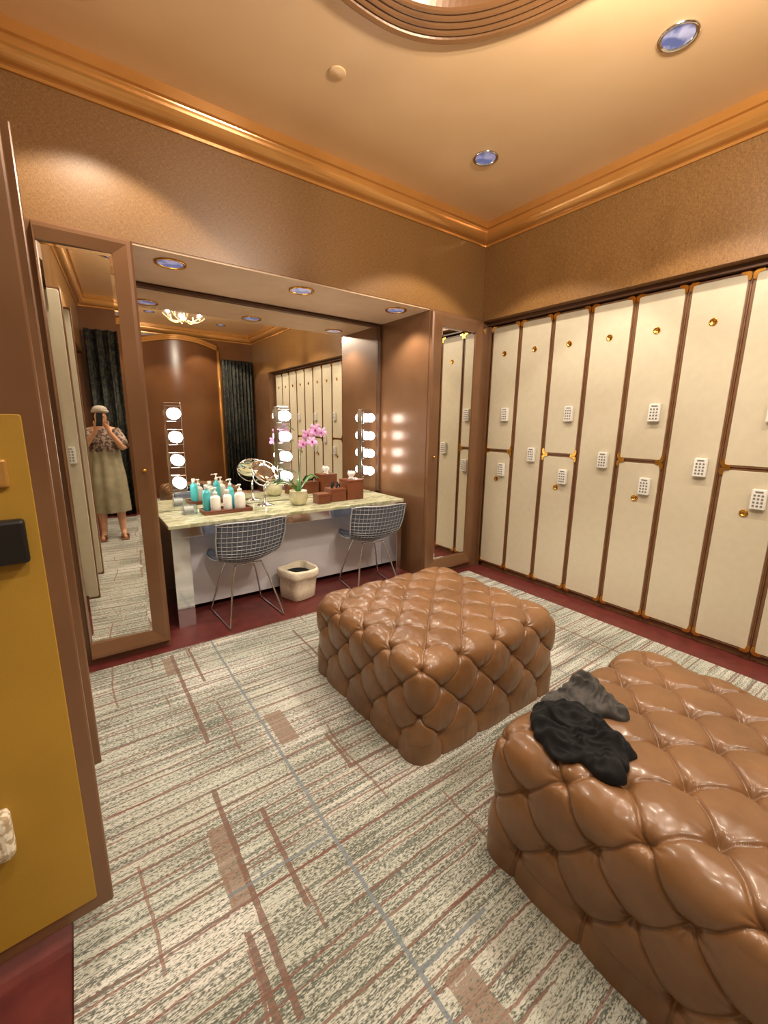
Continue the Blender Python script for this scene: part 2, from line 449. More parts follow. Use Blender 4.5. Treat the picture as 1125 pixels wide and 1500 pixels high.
TANL=M('brass_pull_plate',(206,156,84),.3,.5)
POUCH=M('cream_quilted_pouch',(225,215,196),.7,0,(170,150,120),50,bs=60,bstr=.5,lo=.46,hi=.56)
def open_locker(yc,near,ang):
    T=thing('locker','cream locker standing open, mustard-lined door swung out','locker',(LX,yc,0),math.pi,group=GA)
    bm=bmesh.new()
    addbox(bm,.012,.25,-W/2+.001,-W/2+.02,.052,2.435); addbox(bm,.012,.25,W/2-.02,W/2-.001,.052,2.435)
    addbox(bm,.012,.25,-W/2+.02,W/2-.02,.052,.075); addbox(bm,.012,.25,-W/2+.02,W/2-.02,2.41,2.435); addbox(bm,.235,.25,-W/2+.02,W/2-.02,.075,2.41,1); addbox(bm,.03,.25,-W/2+.001,W/2-.001,0,.0519)
    child(finish('locker_body',bm,[BROWNLEA,MUST]),T)
    w=W-.006
    door=box('door',-.008,.022,-w/2,w/2,.065,2.42,BROWN,bevel=.006)
    door.parent=T
    door.matrix_local=Matrix.Translation((-.02,-W/2+.0,0))@Matrix.Rotation(math.radians(ang),4,'Z')@Matrix.Translation((0,w/2,0))
    c=panel('door_panel',w-.02,2.32,.02,-.014,-.007,CREAM,1.2425); c.parent=door; c['label']='cream leather outer face'
    c=panel('door_lining',w-.08,1.40,.006,-.006,.0,MUST,.81,lip=.002); c.parent=door; c.rotation_euler=(0,0,math.pi)
    c.location=(.021,0,0); c['label']='mustard fabric lining'
    mk('keypad',KP,door,(-.014,.09 if not near else .04,1.235)); mk('number_badge',BD,door,(-.014,0,2.17))
    if near:
        lk=box('lock_housing',.022,.055,.0,.10,1.165,1.27,BLACKP,bevel=.008); lk.parent=door; lk['label']='black plastic lock housing'
        lk=box('pull_plate',.022,.038,-.04,.085,1.345,1.41,TANL,bevel=.006); lk.parent=door; lk['label']='brass pull plate'
        lk=box('storage_pouch',.0225,.075,-.155,-.02,.41,.535,POUCH,bevel=.014); lk.parent=door; lk['label']='cream quilted pouch'
for i in range(0,13):
    y=-.035-W*(i+.5)
    if i==3: open_locker(y,False,91)
    elif i==5: open_locker(y,True,94)
    else: dup(pb if i%2==1 else pa,(LX,y,0),math.pi)

# ---------------------------------------------------------------- mirror cabinets on back wall
def framed_mirror(x0,x1,z0,z1,gx0,gx1,gz0,gz1,label,knob=None,tilt=0):
    T=thing('framed_mirror',label,'mirror',((x0+x1)/2,0,z0))
    cx=(x0+x1)/2
    bm=bmesh.new()
    def loop(a,b,c,d,y): return [bm.verts.new(v) for v in ((a-cx,y,c-z0),(b-cx,y,c-z0),(b-cx,y,d-z0),(a-cx,y,d-z0))]
    il=min(.03,(gx0-x0)*.5)
    L=[loop(x0,x1,z0,z1,-.001),loop(x0,x1,z0,z1,-.035),loop(x0+il*.4,x1-.012,z0+.012,z1-.012,-.045),loop(x0+il,x1-.03,z0+.03,z1-.03,-.045),loop(gx0,gx1,gz0,gz1,-.026),loop(gx0,gx1,gz0,gz1,-.004)]
    for a,b in zip(L,L[1:]):
        for i in range(4): bm.faces.new((a[i],a[(i+1)%4],b[(i+1)%4],b[i]))
    child(finish('frame',bm,BROWN),T,'sloping brown lacquered frame')
    bm=bmesh.new()
    e=.018; tt=math.tan(math.radians(tilt)); gc=(gx0+gx1)/2
    def P(x,z,y): return bm.verts.new((x-cx,y-(x-gc)*tt,z-z0))
    A=[P(gx0,gz0,-.0148),P(gx1,gz0,-.0148),P(gx1,gz1,-.0148),P(gx0,gz1,-.0148)]
    B=[P(gx0+e,gz0+e,-.0165),P(gx1-e,gz0+e,-.0165),P(gx1-e,gz1-e,-.0165),P(gx0+e,gz1-e,-.0165)]
    bm.faces.new(B)
    for i in range(4): bm.faces.new((A[i],A[(i+1)%4],B[(i+1)%4],B[i]))
    child(finish('mirror_glass',bm,MIRROR),T)
    if knob:
        bm=bmesh.new(); ellip(bm,(knob[0]-cx,-.055,knob[1]-z0),(.012,.014,.012)); child(finish('knob',bm,BRASS),T)
framed_mirror(-3.498,-3.055,.04,2.485,-3.488,-3.155,.14,2.40,'tall narrow mirror door with brown frame beside the vanity',(-3.11,1.2),2.6)
framed_mirror(-.785,-.13,.05,2.47,-.66,-.215,.17,2.36,'narrow mirror door with wide brown frame beside lockers',(-.73,1.2))

# ---------------------------------------------------------------- vanity mirror
MY=.75
T=thing('vanity_mirror','large wall mirror with brown frame above the vanity counter','mirror',(-1.92,MY,.8))
bm=bmesh.new(); addbox(bm,-1.10,1.10,-.002,.01,-.02,1.645); child(finish('mirror_glass',bm,MIRROR),T)
bm=bmesh.new(); addbox(bm,-1.125,1.125,-.03,.02,1.645,1.67); addbox(bm,-1.125,-1.10,-.03,.02,-.02,1.645); addbox(bm,1.10,1.125,-.03,.02,-.02,1.645)
child(finish('frame',bm,BROWND,bevel=.004),T)

T=thing('vanity_counter','olive onyx topped vanity with mirrored apron and legs','vanity table',(-1.92,.46,0))
def lb(name,x0,x1,y0,y1,z0,z1,m,bev=.002): 
    o=box(name,x0+1.92,x1+1.92,y0-.46,y1-.46,z0,z1,m,bev); return child(o,T)
lb('counter_top',-2.975,-.88,.19,.735,.752,.78,MARBLE,.004)
lb('apron',-2.96,-.895,.205,.72,.68,.7515,CHROME)
lb('leg',-2.96,-2.84,.205,.72,.0,.6798,CHROME)
lb('leg',-.95,-.895,.205,.72,.0,.6798,CHROME)
lb('back_panel',-2.839,-.951,.46,.49,.05,.6798,PANELW)

def vlight():
    T=thing('vanity_light','chrome strip with four glowing round bulbs mounted on the mirror','lamp',(-2.79,MY-.003,.93),group='bulb strips on the vanity mirror')
    child(box('base_plate',-.06,.06,-.03,0,0,.71,CHROME,bevel=.004),T)
    so=box('bulb_housing',-.057,.057,-.062,-.0305,-.06,.06,CHROME,bevel=.005)
    bm=bmesh.new(); ellip(bm,(0,-.104,0),(.043,.043,.043),u=24,v=16); bu=finish('bulb',bm,BULB)
    for k in range(4):
        z=.085+k*.18
        if k==0: a,b=so,bu
        else: a,b=so.copy(),bu.copy(); COL.objects.link(a); COL.objects.link(b)
        child(a,T,loc=(0,0,z)); child(b,T,loc=(0,0,z))
    return T
v=vlight()
for x in (-1.885,-.975): dup(v,(x,MY-.003,.93))

# ---------------------------------------------------------------- downlights
def downlight(loc,r,label,group,spot,ang=110,blend=.5):
    T=thing('downlight',label,'light',loc,group=group)
    bm=bmesh.new(); addlathe(bm,[(r,0),(r,-.006),(r*.93,-.009),(r*.8,-.004),(r*.76,0)],40); child(finish('trim_ring',bm,CHROME if group.startswith('ceil') else BRASS),T)
    bm=bmesh.new(); addlathe(bm,[(r*.78,-.003),(r*.6,-.002),(r*.3,-.004),(.0005,-.005)],40); child(finish('lens',bm,LENS),T)
    L=bpy.data.lights.new('spot','SPOT'); L.energy=spot; L.spot_size=math.radians(ang); L.spot_blend=blend; L.shadow_soft_size=.04; L.color=(1,.88,.71)
    o=bpy.data.objects.new('downlight_lamp',L); COL.objects.link(o); o.parent=T; o.location=(0,0,-.03)
for p in [(-.97,-.72),(-.97,-1.87),(-3.2,-.55),(-.97,-3.1),(-3.15,-3.0),(-.97,-4.2),(-2.2,-3.9)]:
    downlight((p[0],p[1],H-.001),.085,'round recessed downlight with metal ring in ceiling','ceiling downlights',84,110,.18)
for x in (-2.82,-1.92,-1.02):
    downlight((x,.19,2.477),.095,'round recessed downlight in the soffit above the vanity','soffit downlights',34,125)
bm=bmesh.new(); addlathe(bm,[(.045,0),(.045,-.003),(.042,-.005),(.001,-.006)],32); single(finish('smoke_detector',bm,CEIL),'small round ceiling-coloured detector cover','smoke detector',loc=(-2.13,-.74,H-.0005))

T=thing('chandelier','pale brass chandelier with curved arms hanging in ceiling cove','chandelier',(-1.98,-2.4,2.90))
bm=bmesh.new(); addlathe(bm,[(.001,-.04),(.025,-.03),(.036,0),(.025,.03),(.010,.05),(.010,.60),(.06,.605),(.06,.63)],20); child(finish('stem',bm,BRASSP),T)
bm=bmesh.new()
tube(bm,cat([(0.03,0,.0),(.12,0,-.025),(.22,0,.01),(.28,0,.06)],6),[.009]*12+[.007]*6+[.004],8)
addlathe(bm,[(.006,.02),(.016,.025),(.016,.03),(.008,.035),(.008,.06)],14,(.21,0,0)); arm=finish('arm',bm,BRASSP)
bm=bmesh.new(); ellip(bm,(.21,0,.072),(.009,.009,.015)); bul=finish('bulb',bm,BULBS)
for k in range(8):
    a,b=(arm,bul) if k==0 else (arm.copy(),bul.copy())
    if k: COL.objects.link(a); COL.objects.link(b)
    a.parent=T; b.parent=T; a.rotation_euler=(0,0,k*math.pi/4); b.rotation_euler=(0,0,k*math.pi/4)
def plight(loc,e,r,c=(1,.89,.74)):
    L=bpy.data.lights.new('point','POINT'); L.energy=e; L.shadow_soft_size=r; L.color=c
    o=bpy.data.objects.new('chandelier_lamp',L); COL.objects.link(o); o.location=loc; return o
for k in range(4):
    an=k*math.pi/2
    q=plight((.21*math.cos(an),.21*math.sin(an),.10),46,.012); q.parent=T

# ---------------------------------------------------------------- ottomans
a,b,h=.515,.49,.485; N=4; RR=.055; DZ=.12; ins=.026; LD=3
def surf(x,y,z):
    ax,by=a-ins,b-ins
    p=Vector((x*ax,y*by,z)); q=Vector((max(-(ax-RR),min(ax-RR,p.x)),max(-(by-RR),min(by-RR,p.y)),min(h-ins-RR,p.z)))
    n=(p-q)
    if n.length<1e-6: n=Vector((0,0,1))
    n.normalize()
    base=q+n*RR
    dep=max(0,(h-ins-z)/DZ)
    onx=abs(x)>.9999; ony=abs(y)>.9999
    jx=.10*mn.noise(Vector((p.x*5,p.y*5,p.z*5)))
    U=x*N; V=y*N
    if dep>1e-6:
        if onx: U=math.copysign(N+dep,x)
        elif ony: V=math.copysign(N+dep,y)
    A=(U+V)/2;B=(U-V)/2
    if dep<=LD:
        wob=.05*mn.noise(Vector((p.x*9,p.y*9,p.z*9)))
        ia,ib=A-round(A),B-round(B); r2=2*(ia*ia+ib*ib)
        wb=wob*min(1,r2/.1)
        sa,sb=abs(math.sin(math.pi*(A+wb))),abs(math.sin(math.pi*(B-wb))); m=min(sa,sb)
        th=math.atan2(ib,ia)
        hh=.86+.22*(sa*sb)**.7-(.26+jx)*math.exp(-m/.07)-.26*math.exp(-r2/.20)-.50*math.exp(-r2/.03)
        hh+=.035*math.sin(th*8+U*1.7)*math.exp(-r2/.12)*min(1,r2/.03)
    else:
        t=V if onx else U
        C=(t-(N+LD))/2; m=abs(math.sin(math.pi*C)); ic=C-round(C)
        r2=4*ic*ic+(dep-LD)**2
        hh=.86+.16*m-.28*math.exp(-m/.07)-.26*math.exp(-r2/.20)-.50*math.exp(-r2/.03)
    wr=.07*mn.noise(Vector((p.x*13,p.y*13,p.z*12)))+.03*mn.noise(Vector((p.x*40,p.y*40,p.z*20)))
    crown_=.010*(1-x*x)*(1-y*y) if z>h-ins-.001 else 0
    return base+n*(.038*(hh+wr))+Vector((0,0,crown_)),n
bm=bmesh.new(); bmesh.ops.create_cube(bm,size=2)
bmesh.ops.subdivide_edges(bm,edges=bm.edges[:],cuts=239,use_grid_fill=True)
for v in bm.verts:
    x,y,zz=v.co; z=(zz+1)/2*(h-ins)
    if zz<-.9999 and abs(x)<.9999 and abs(y)<.9999:
        v.co=Vector((x*(a-ins),y*(b-ins),0)); continue
    p,n=surf(x,y,z)
    v.co=Vector((p.x,p.y,max(0,p.z)))
ot=finish('upholstery',bm,LEATHER,smooth=True)
T=thing('ottoman','square tufted brown leather ottoman standing clear on the carpet','ottoman',(-1.855,-1.315,.008),group='tufted leather ottomans')
child(ot,T)
bm=bmesh.new(); ellip(bm,(0,0,0),(.010,.010,.004),u=14,v=8); bt=finish('button',bm,LEATHB); first=True
def addbtn(x,y,z):
    global first
    p,n=surf(x,y,z)
    o=bt if first else bt.copy()
    if not first: COL.objects.link(o)
    first=False
    o.parent=T; o.location=p+n*.001; o.rotation_mode='QUATERNION'; o.rotation_quaternion=Vector((0,0,1)).rotation_difference(n)
for i in range(-N+1,N):
    for j in range(-N+1,N):
        if (i+j)%2==0: addbtn(i/N,j/N,h-ins)
for dep in (1,2,3):
    z=h-ins-dep*DZ
    for i in range(-N+1,N):
        if (i+N+dep)%2==0:
            for s in (-1,1): addbtn(s,i/N,z); addbtn(i/N,s,z)
o2=dup(T,(-1.885,-2.69,.008)); o2['label']='square tufted brown leather ottoman with dark clothes lying on top'

# ---------------------------------------------------------------- clothes on ottoman
def crumple(name,poly,mat,label,z0,hmax,freq,seed,an=0.0):
    c=cat([(x,y,0) for x,y in poly],14,True); n=len(c); cen=sum(c,Vector())/n
    c=[p+(p-cen).normalized()*.020*mn.noise(Vector((p.x*26,p.y*26,seed))) for p in c]
    bm=bmesh.new(); NR=80; rings=[]
    ca,sa=math.cos(an),math.sin(an)
    def rid(u,v,s,k=3.4):
        q=mn.noise(Vector((u,v,s))); return math.exp(-(q*k)**2)
    def hgt(x,y,s):
        u=(x*ca+y*sa); v=(-x*sa+y*ca)
        wx=.06*mn.noise(Vector((x*11,y*11,seed))); wy=.06*mn.noise(Vector((x*11,y*11,seed+9)))
        r1=rid((u+wx)*freq*1.4,(v+wy)*freq*.5,seed+3)
        r2=rid((u+wy)*freq*.8+5,(v+wx)*freq*1.7,seed+5)
        r3=rid((u+wy)*freq*2.2+5,(v+wx)*freq*1.4,seed+6)
        big=.6+.9*mn.noise(Vector((x*8,y*8,seed+7)))
        env=(1-s**5)**.6 if s<1 else 0
        return env*hmax*(.16*big+.46*r1*(.4+big)+.34*r2*(.5+big*.6)+.16*r3)+.005
    for k in range(NR+1):
        s=k/NR; ring=[]
        for p in c:
            q=cen.lerp(p,max(s,.002)); ring.append(bm.verts.new((q.x,q.y,z0+hgt(q.x,q.y,s)-(.005 if k==NR else 0))))
        rings.append(ring)
    for A_,B_ in zip(rings,rings[1:]):
        for i in range(n):
            f=bm.faces.new((A_[i],A_[(i+1)%n],B_[(i+1)%n],B_[i])); f.smooth=True
    bm.faces.new(rings[0])
    o=finish(name,bm,mat,smooth=True); m=o.modifiers.new('S','SMOOTH'); m.iterations=2; single(o,label,'clothing'); return o
ZO=.507
cl=crumple('leggings',[(-2.20,-2.24),(-2.28,-2.28),(-2.345,-2.37),(-2.36,-2.44),(-2.31,-2.47),(-2.32,-2.53),(-2.28,-2.59),(-2.22,-2.56),(-2.15,-2.55),(-2.11,-2.48),(-2.07,-2.39),(-2.10,-2.29)],BLACKC,'crumpled black leggings lying on brown leather ottoman',ZO,.054,14,3.1,.7)
cl2=crumple('knit_top',[(-2.17,-2.245),(-2.10,-2.225),(-2.03,-2.235),(-1.95,-2.225),(-1.89,-2.27),(-1.92,-2.33),(-1.95,-2.41),(-2.01,-2.47),(-2.06,-2.41),(-2.12,-2.35)],GREYC,'crumpled sheer grey top lying on brown leather ottoman',ZO+.002,.056,13,8.7,-.3)
bm=bmesh.new()
tube(bm,cat([(-2.29,-2.34,.522),(-2.32,-2.40,.532),(-2.31,-2.44,.528)],8),[.003]*3+[.005]*11+[.003]*3,8)
o=finish('waistband',bm,BLUEC,smooth=True); child(o,cl,'pale blue inner waistband')

# ---------------------------------------------------------------- wire chairs
def chair():
    T=thing('wire_chair','white wire lattice side chair with slate blue pad at the vanity','chair',(-2.46,.19,0),rz=math.radians(3),group='wire vanity chairs')
    prof=cat([(0,-.255,.80),(0,-.215,.655),(0,-.165,.53),(0,-.085,.455),(0,.03,.435),(0,.16,.445),(0,.25,.455)],6)
    hw=[.26,.262,.248,.215,.235,.245,.20]; n=len(prof)
    def S(s,u,off=0):
        f=s*(n-1); i=min(int(f),n-2); p=prof[i].lerp(prof[i+1],f-i); tan=(prof[i+1]-prof[i]).normalized()
        w=float(np.interp(s,np.linspace(0,1,7),hw))
        inn=Vector((0,-tan.z,tan.y))
        inn=inn if (inn.y>0 or inn.z>0) else -inn
        c=.045
        q=p+inn*(c*u*u+off); q.x=u*w
        if s<.02: q.z-=.02*u**6
        return q
    bm=bmesh.new(); nu,nv=20,40; g=[]
    for j in range(nv+1):
        s=.015+.97*j/nv
        g.append([bm.verts.new(S(s,-.97+1.94*i/nu,.012)) for i in range(nu+1)])
    for j in range(nv):
        for i in range(nu): bm.faces.new((g[j][i],g[j][i+1],g[j+1][i+1],g[j+1][i]))
    o=finish('cushion',bm,SLATE,smooth=True); s_=o.modifiers.new('S','SOLIDIFY'); s_.thickness=.014; s_.offset=0; child(o,T,'thin slate blue vinyl pad')
    def lattice(name,s0,s1,nu,nv):
        bm=bmesh.new()
        for i in range(nu+1):
            u=-1+2*i/nu; tube(bm,[S(s0+(s1-s0)*k/20,u) for k in range(21)],.0065 if i in(0,nu) else .0027,5)
        for j in range(nv+1):
            s=s0+(s1-s0)*j/nv
            tube(bm,[S(s,-1+2*k/12) for k in range(13)],.0065 if (s<.001 or s>.999) else .0027,5)
        return finish(name,bm,WIRE)
    child(lattice('backrest',0,.48,15,11),T); child(lattice('seat',.48,1,15,10),T)
    for sx in (-1,1):
        bm=bmesh.new()
        pts=[(sx*.10,.13,.43),(sx*.145,.16,.30),(sx*.205,.225,.035),(sx*.21,.215,.008),(sx*.21,.15,.007),(sx*.21,-.15,.007),(sx*.21,-.205,.008),(sx*.205,-.205,.04),(sx*.145,-.12,.30),(sx*.10,-.075,.44)]
        tube(bm,cat(pts,4),.007,8)
        if sx==1: tube(bm,[(-.10,.13,.428),(.10,.13,.428)],.006,6); tube(bm,[(-.10,-.075,.436),(.10,-.075,.436)],.006,6)
        child(finish('leg',bm,CHROME),T,'chrome rod sled leg')
    return T
ch=chair(); dup(ch,(-1.31,.16,0),math.radians(-8))

# ---------------------------------------------------------------- waste basket
bm=bmesh.new(); 
rings=[]
pf=[(.115,0),(.125,.008),(.13,.10),(.133,.185),(.142,.19),(.15,.215),(.15,.25),(.142,.272),(.13,.262),(.128,.1),(.11,.02)]
for r,z in pf:
    ringv=[]
    for i in range(48):
        t=2*math.pi*i/48; c,s=math.cos(t),math.sin(t); k=r/((abs(c)**6+abs(s)**6)**(1/6))*.95
        wv=.005*math.sin(3*t+z*20)
        ringv.append(bm.verts.new(((k+wv)*c,(k+wv)*s,z+.008*math.sin(2*t+1)*(z>.15))))
    rings.append(ringv)
for p,q in zip(rings,rings[1:]):
    for i in range(48):
        f=bm.faces.new((p[i],p[(i+1)%48],q[(i+1)%48],q[i])); f.smooth=True
bm.faces.new(rings[0]); bm.faces.new(rings[-1])
T=thing('waste_basket','cream woven fabric waste basket with folded rim under the counter','basket',(-1.98,.28,0),rz=.25)
child(finish('basket_body',bm,BASKET),T)
bm=bmesh.new(); addlathe(bm,[(.001,.235),(.06,.24),(.105,.225),(.11,.2)],20); child(finish('liner',bm,BLACKC),T,'black bag liner')

# ---------------------------------------------------------------- counter items
CZ=.781
T=thing('tray','dark brown rectangular tray holding toiletry bottles','tray',(-2.49,.50,CZ))
bm=bmesh.new(); addbox(bm,-.19,.19,-.09,.09,0,.012)
for q in ((-.19,.19,-.09,-.078),(-.19,.19,.078,.09),(-.19,-.178,-.078,.078),(.178,.19,-.078,.078)): addbox(bm,q[0],q[1],q[2],q[3],.012,.03)
child(finish('tray_body',bm,BOXB,bevel=.002),T)
def bottle(loc,r,hh,mat,pump,label,group='bottles on the tray'):
    T=thing('bottle',label,'bottle',loc,group=group)
    bm=bmesh.new(); addlathe(bm,[(r*.9,0),(r,.008),(r,hh*.78),(r*.85,hh*.88),(r*.4,hh*.95),(r*.4,hh)],24,closed=True); child(finish('bottle_body',bm,mat),T)
    bm=bmesh.new()
    if pump:
        addlathe(bm,[(r*.45,hh),(r*.45,hh+.018),(.006,hh+.02),(.006,hh+.045),(.014,hh+.046),(.014,hh+.056)],16,closed=True)
        tube(bm,[(0,0,hh+.05),(-.03,-.02,hh+.05),(-.036,-.024,hh+.042)],.004,6)
        child(finish('pump',bm,WHITEB),T)
    else:
        addlathe(bm,[(r*.5,hh-.002),(r*.5,hh+.028),(r*.44,hh+.032)],16,closed=True); child(finish('cap',bm,WHITEB),T)
tz=CZ+.013
bottle((-2.63,.53,tz),.031,.18,TEAL,False,'teal capped bottle standing on the tray')
bottle((-2.58,.465,tz),.038,.14,WHITEB,True,'white pump bottle standing on the tray')
bottle((-2.485,.47,tz),.034,.14,WHITEB,False,'white capped bottle standing on the tray')
bottle((-2.44,.54,tz),.029,.19,TEAL,True,'teal pump bottle standing on the tray')
bottle((-2.385,.47,tz),.042,.15,WHITEB,True,'white pump bottle standing on the tray')
T=thing('acrylic_organiser','clear acrylic box of cotton swabs on the counter','organiser',(-2.76,.55,CZ))
bm=bmesh.new()
for q in ((-.05,.05,-.04,.04,0,.005),(-.05,.05,-.04,-.036,.005,.07),(-.05,.05,.036,.04,.005,.07),(-.05,-.046,-.036,.036,.005,.07),(.046,.05,-.036,.036,.005,.07)): addbox(bm,*q)
child(finish('organiser_box',bm,GLASS),T)
bm=bmesh.new()
for k in range(12): 
    x=-.035+.012*(k%6); tube(bm,[(x,-.02+.03*(k//6),.008),(x,-.018+.03*(k//6),.062)],.003,6)
child(finish('cotton_swabs',bm,WHITEB),T)
T=thing('magnifying_mirror','round chrome magnifying mirror on pedestal stand','mirror',(-2.13,.585,CZ),rz=.25)
bm=bmesh.new(); addlathe(bm,[(.07,0),(.07,.006),(.03,.014),(.009,.03),(.008,.12),(.012,.13),(.008,.14),(.008,.19)],28,closed=True); child(finish('stand',bm,CHROME),T)
R=Matrix.Rotation(math.radians(48),3,'X')
bm=bmesh.new(); tube(bm,[Vector((0,-.02,.30))+R@Vector((.115*math.cos(t*math.pi/24),.115*math.sin(t*math.pi/24),0)) for t in range(48)],.007,8,closed=True)
tube(bm,[(math.sin(k*math.pi/16-math.pi/2)*.125,-.01,.30-.125*math.cos(k*math.pi/16-math.pi/2)+0.0) for k in range(17)],.005,6)
child(finish('mirror_ring',bm,CHROME),T)
bm=bmesh.new(); addlathe(bm,[(.0005,.002),(.06,.004),(.113,.008),(.113,-.006),(.0005,-.006)],40,(0,-.02,.30),R); child(finish('mirror_glass',bm,MIRROR),T)
# orchid
T=thing('potted_orchid','purple orchid with long green leaves in pale glazed pot','plant',(-1.87,.46,CZ))
child(lathe('pot',[(.05,0),(.065,.01),(.085,.06),(.083,.09),(.075,.12),(.078,.127),(.072,.127),(.07,.10),(.01,.098)],GOLDG,32),T)
for k,(an,L,up) in enumerate([(0.3,.24,.12),(1.2,.16,.10),(2.6,.22,.08),(3.5,.20,.12),(5.4,.22,.14)]):
    bm=bmesh.new(); d=Vector((math.cos(an),math.sin(an)*.55,0)); sd=Vector((-d.y,d.x,0)).normalized()
    g=[]
    for i in range(11):
        t=i/10; c=Vector((0,0,.10))+d*(L*t)+Vector((0,0,up*math.sin(t*2.2)*1.2)); w=.020*math.sin(math.pi*min(1,.08+t*.92))**.7+.001
        g.append([bm.verts.new(c-sd*w+Vector((0,0,.012*w/.03))),bm.verts.new(c),bm.verts.new(c+sd*w+Vector((0,0,.012*w/.03)))])
    for i in range(10):
        for m in (0,1):
            f=bm.faces.new((g[i][m],g[i][m+1],g[i+1][m+1],g[i+1][m])); f.smooth=True
    o=finish('leaf',bm,GREEN); s_=o.modifiers.new('S','SOLIDIFY'); s_.thickness=.003; child(o,T)
stem=cat([(0,0,.10),(.02,0,.3),(.03,-.02,.5),(.08,-.04,.64),(.17,-.05,.69),(.26,-.05,.64)],8)
bm=bmesh.new(); tube(bm,stem,.0045,6); child(finish('stem',bm,GREEN),T)
def blossom():
    bm=bmesh.new()
    for k in range(5):
        an=math.pi/2+k*2*math.pi/5; r=.036 if k in(1,4) else .032
        R=Matrix.Rotation(an,3,'Y')
        ellip(bm,R@Vector((r,0,0)),(.034,.004,.027 if k in(1,4) else .018),R,12,6)
    ellip(bm,(0,-.012,-.008),(.011,.012,.014),None,10,6,1)
    return finish('blossom',bm,[PURP,PURPD])
bl=blossom()
for k,(x,y,z,rz,sc) in enumerate([(.03,-.05,.54,.4,.7),(.07,-.07,.62,0,.8),(.14,-.08,.66,-.3,.9),(.10,-.09,.56,.2,.75),(.20,-.08,.64,-.5,.75)]):
    o=bl if k==0 else bl.copy()
    if k: COL.objects.link(o)
    child(o,T,loc=(x,y,z)); o.rotation_euler=(random.uniform(-.3,.3),random.uniform(-.4,.4),rz-.4); o.scale=(sc,)*3
def bx(x,y,w,d,hh,lab,top=None):
    T=thing('tissue_box' if top=='tissue' else 'storage_box',lab,'box',(x,y,CZ),group='brown boxes on the counter')
    child(box('box_body',-w/2,w/2,-d/2,d/2,0,hh-.02,BOXB,bevel=.003),T)
    child(box('lid',-w/2-.002,w/2+.002,-d/2-.002,d/2+.002,hh-.019,hh,BOXB,bevel=.003),T)
    if top=='tissue':
        bm=bmesh.new(); addlathe(bm,[(.03,hh),(.018,hh+.02),(.04,hh+.05),(.03,hh+.075),(.002,hh+.06)],10)
        for v in bm.verts: v.co+=Vector((random.uniform(-.006,.006),random.uniform(-.006,.006),random.uniform(-.01,.01)))
        child(finish('tissue',bm,WHITEB,smooth=True),T)
    if top=='clips':
        bm=bmesh.new()
        for k in range(9):
            p=(random.uniform(-.06,.05),random.uniform(-.04,.04)); tube(bm,[(p[0],p[1],hh+.006),(p[0]+random.uniform(.01,.05),p[1]+.02,hh+.03+random.uniform(0,.03))],.007,6)
        child(finish('black_hair_ties',bm,BLACKC),T)
bx(-1.66,.42,.12,.12,.09,'small brown lacquered box on the counter')
bx(-1.49,.47,.16,.14,.12,'brown lacquered box with hair ties on top','clips')
bx(-1.30,.49,.18,.16,.19,'tall brown lacquered tissue box on the counter','tissue')

# ---------------------------------------------------------------- person holding phone (seen in the mirror)
PX=-3.45
def person():
    J=[];E=[];Rr=[]
    def v(p,r,par=None):
        J.append(Vector(p)); Rr.append(r if isinstance(r,tuple) else (r,r)); 
        if par is not None: E.append((par,len(J)-1))
        return len(J)-1
    pel=v((0,0,.92),(.15,.10)); wa=v((0,0,1.08),(.125,.09),pel); chs=v((0,0,1.25),(.15,.10),wa); nb=v((0,0,1.38),(.09,.07),chs)
    nk=v((0,.01,1.44),.05,nb); hd=v((0,.03,1.52),(.07,.08),nk); tp=v((0,.03,1.60),(.07,.085),hd)
    for s in (-1,1):
        hp=v((s*.09,0,.86),.09,pel); kn=v((s*.10,.02,.48),.058,hp); cf=v((s*.10,0,.34),.056,kn); an=v((s*.105,-.01,.09),.035,cf)
        ft=v((s*.115,.06,.045),(.034,.03),an); v((s*.125,.15,.03),(.04,.02),ft)
        sh=v((s*.165,0,1.35),.055,nb); el=v((s*.21,.14,1.15),.042,sh)
        wr=v((.01+s*.07,.25,1.36),.026,el)
        pm=v((.012+s*.052,.268,1.42),(.03,.018),wr)
        for k in range(4):
            dx=(k-1.5)*.016
            a_=v((J[pm].x+dx,.275,1.465),.008,pm); v((J[pm].x+dx+.01*(-s),.283,1.495-.004*abs(k-1.5)),.007,a_)
        a_=v((J[pm].x-s*.028,.262,1.435),.009,pm); v((J[pm].x-s*.03,.26,1.465),.008,a_)
    me=bpy.data.meshes.new('body'); me.from_pydata([tuple(p) for p in J],E,[]); me.materials.append(SKIN)
    o=bpy.data.objects.new('body',me); COL.objects.link(o)
    md=o.modifiers.new('Skin','SKIN'); md.use_smooth_shade=True
    sv=me.skin_vertices[0].data
    for i,r in enumerate(Rr): sv[i].radius=r; sv[i].use_root=(i==0)
    s=o.modifiers.new('Sub','SUBSURF'); s.levels=2; s.render_levels=2
    return o
T=thing('person','person in patterned top, khaki skirt and white towel turban, raising phone','person',(PX,-3.36,0),rz=0)
child(person(),T,'bare legs, raised arms')
def garment(name,secs,mat,label,amp,arms=False):
    bm=bmesh.new(); rings=[]
    for z,rx,ry in secs:
        rings.append([bm.verts.new(((rx+amp*math.sin(9*t))*math.cos(t),(ry+amp*math.sin(9*t))*math.sin(t),z)) for t in [2*math.pi*i/54 for i in range(54)]])
    for p,q in zip(rings,rings[1:]):
        for i in range(54):
            f=bm.faces.new((p[i],p[(i+1)%54],q[(i+1)%54],q[i])); f.smooth=True
    if arms:
        for s in (-1,1):
            tube(bm,[(s*.13,0,1.36),(s*.19,.08,1.25),(s*.205,.13,1.18)],[.07,.066,.07],14)
    child(finish(name,bm,mat),T,label)
